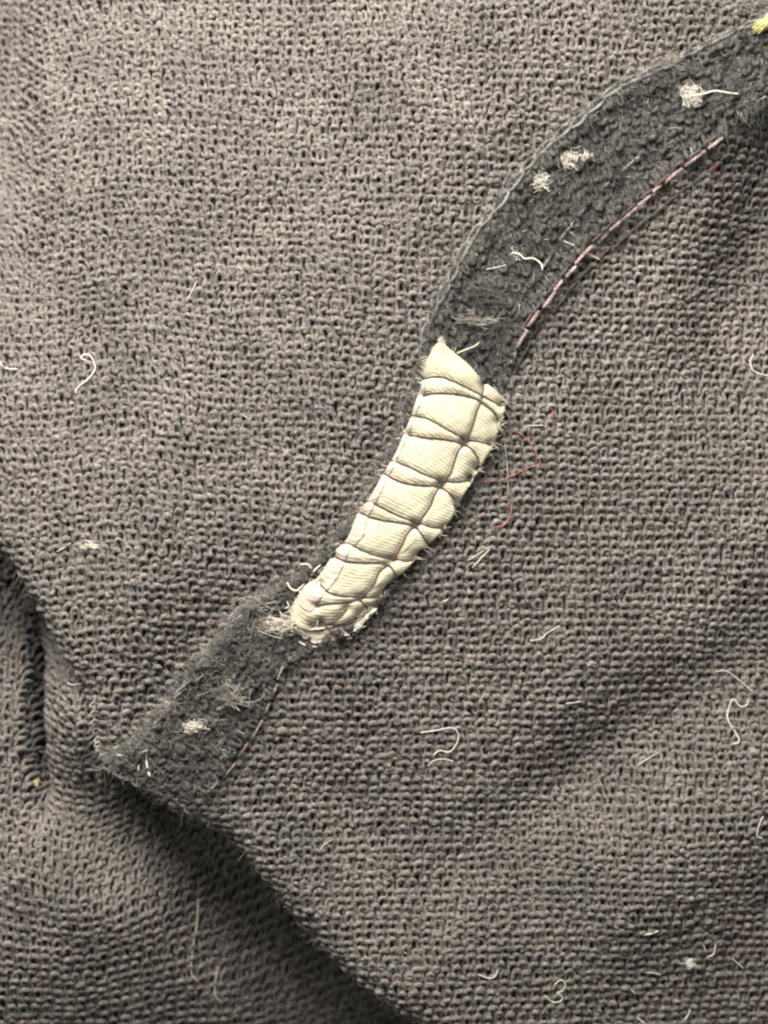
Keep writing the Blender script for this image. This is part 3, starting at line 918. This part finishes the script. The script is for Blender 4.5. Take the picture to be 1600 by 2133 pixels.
# on the seam strip
fluff = pill('fluffy white lint ball with a long tail on the seam strip', (1440, 200), 0.95, 110, 36, stretch=(0.9, 1.1))
lint('tail', '', c2([(1255, 425), (1310, 418), (1360, 405), (1410, 412), (1465, 418)]), 0.07, h=0.5, parent=fluff)
pill('compact white lint ball on the seam strip by the chain stitching', (1186, 332), 0.7, 90, 37)
pill('small white lint dot next to the compact lint ball', (1222, 328), 0.5, 60, 38)
pill('ragged white lint patch at the chain stitching', (1126, 378), 0.85, 70, 39)
clump = pill('tiny lint clump with a bright squiggly tail in the middle of the seam strip', (1075, 530), 0.45, 40, 40)
lint('tail', '', c2([(475, 1110), (510, 1120), (530, 1138), (560, 1135), (585, 1145), (605, 1165), (608, 1190)]), 0.06, h=0.45, parent=clump)
lint('lint_fibre', 'curved fibre below the ragged lint patch', c2([(590, 830), (610, 820), (640, 845)]), 0.05, h=0.45)
lint('lint_fibre', 'thin bent fibre from the seam strip across the pink stitches', c2([(700, 1060), (760, 1085), (810, 1120), (860, 1142)]), 0.04, h=0.5)
lint('lint_fibre', 'faint fibre at the upper end of the tape across the seam strip', c2([(360, 1185), (410, 1175), (450, 1165)]), 0.03, h=0.45)
pill('grey fluff spread over the chain stitching near the yellow tape end', (1400, 132), 0.8, 60, 41, M_FUZZ, (1.2, 0.8))
pill('pale fluff above the yellow tape end', (1580, 12), 1.5, 90, 42, M_FUZZ, (1.2, 0.8), 0.3)
pill('dull grey fluff patch on the seam strip above the tape tip', (1010, 610), 1.3, 70, 43, M_FUZZD, (1.3, 0.8), 0.25)
pill('whitish fluff at the upper left of the tape tip', (985, 668), 1.0, 46, 44, M_FUZZ, (1.6, 0.5), 0.3)
pill('pale fluff on the lower seam strip near the torn tape end', (545, 1300), 1.2, 60, 45, M_FUZZ, (0.9, 1.0), 0.25)
pill('oval grey fluff in the middle of the lower seam strip', (480, 1445), 1.4, 70, 46, M_FUZZ, (1.1, 0.9), 0.25)
pill('pale grey fluff on the raised edge of the lower seam strip beside the tape loops', (535, 1258), 1.0, 46, 51, M_FUZZ, (1.3, 0.8), 0.25)
pill('pale grey fluff on the raised edge halfway down the lower seam strip', (425, 1372), 0.9, 44, 52, M_FUZZ, (0.9, 1.2), 0.25)
pill('small grey fluff on the raised edge near the end of the seam strip', (345, 1478), 0.8, 40, 53, M_FUZZ, (1.1, 1.0), 0.25)
pill('bright lint clump on the lower seam strip under the oval fluff', (405, 1512), 0.8, 70, 47, M_LINT, (1.2, 0.6), 0.3)
lint('lint_fibre', 'short white fibre, thickest near the lower end of the seam strip', [(306, 1582), (309, 1598), (314, 1616)], 0.085, h=0.5)
lint('lint_fibre', 'tiny white fibre next to the thickest white one', [(291, 1592), (290, 1604)], 0.06, h=0.5)
lint('lint_fibre', 'level white fibre at the lower end of the seam strip', c3([(490, 1040), (540, 1045), (590, 1030), (620, 1022)]), 0.06, h=0.6)
lint('lint_fibre', 'bright short fibre on the sunken slanted knit', c3([(285, 740), (305, 750), (330, 758)]), 0.055, h=0.48)
lint('lint_fibre', 'long faint wavy fibre in the shadow of the fold', c4([(750, 540), (742, 640), (722, 750), (715, 830), (742, 862)]), 0.045, h=0.48)
lint('lint_fibre', 'shorter faint fibre in the shadow beside the long wavy one', c4([(818, 790), (806, 860), (803, 912), (825, 932)]), 0.045, h=0.48)
lint('lint_fibre', 'thin pale fibre on the lower knit close to the folded edge', c4([(1188, 388), (1200, 370), (1230, 350)]), 0.035)
pill('yellowish speck of lint in the dark valley of the fold', (78, 1628), 0.3, 30, 48, M_YELLOW)
lint('lint_fibre', 'pale open-hooked fibre on the lower knit, alone beyond the pink stitches', c2([(1535, 1555), (1520, 1580), (1528, 1620), (1560, 1640), (1600, 1648)]), 0.045)
lint('lint_fibre', 'fine pale fibre slanting on the bright knit in the middle', [(390, 628), (402, 605), (412, 585)], 0.03)

# countless short specks of lint everywhere
def specks(name, sheet, u0, u1, v0, v1, n, seed):
    o = fuzz(name, None, sheet, u0, u1, v0, v1, n, M_LINT, seed, 0.2, 0.9, 0.02, 0.3)
    return o
specks('lint_specks', sheet_B, -33, 36, -48, 44, 260, 201)
specks('lint_specks', sheet_A, -36, 36, -26, 48, 160, 202)
specks('lint_specks', sheet_band, 0, BAND_LEN, 0, BAND_W, 620, 203)
for o in bpy.data.objects:
    if o.name.startswith('lint_specks'):
        tag(o, 'tiny pale specks of lint scattered over the knit', 'lint', 'scattered lint specks', 'stuff')
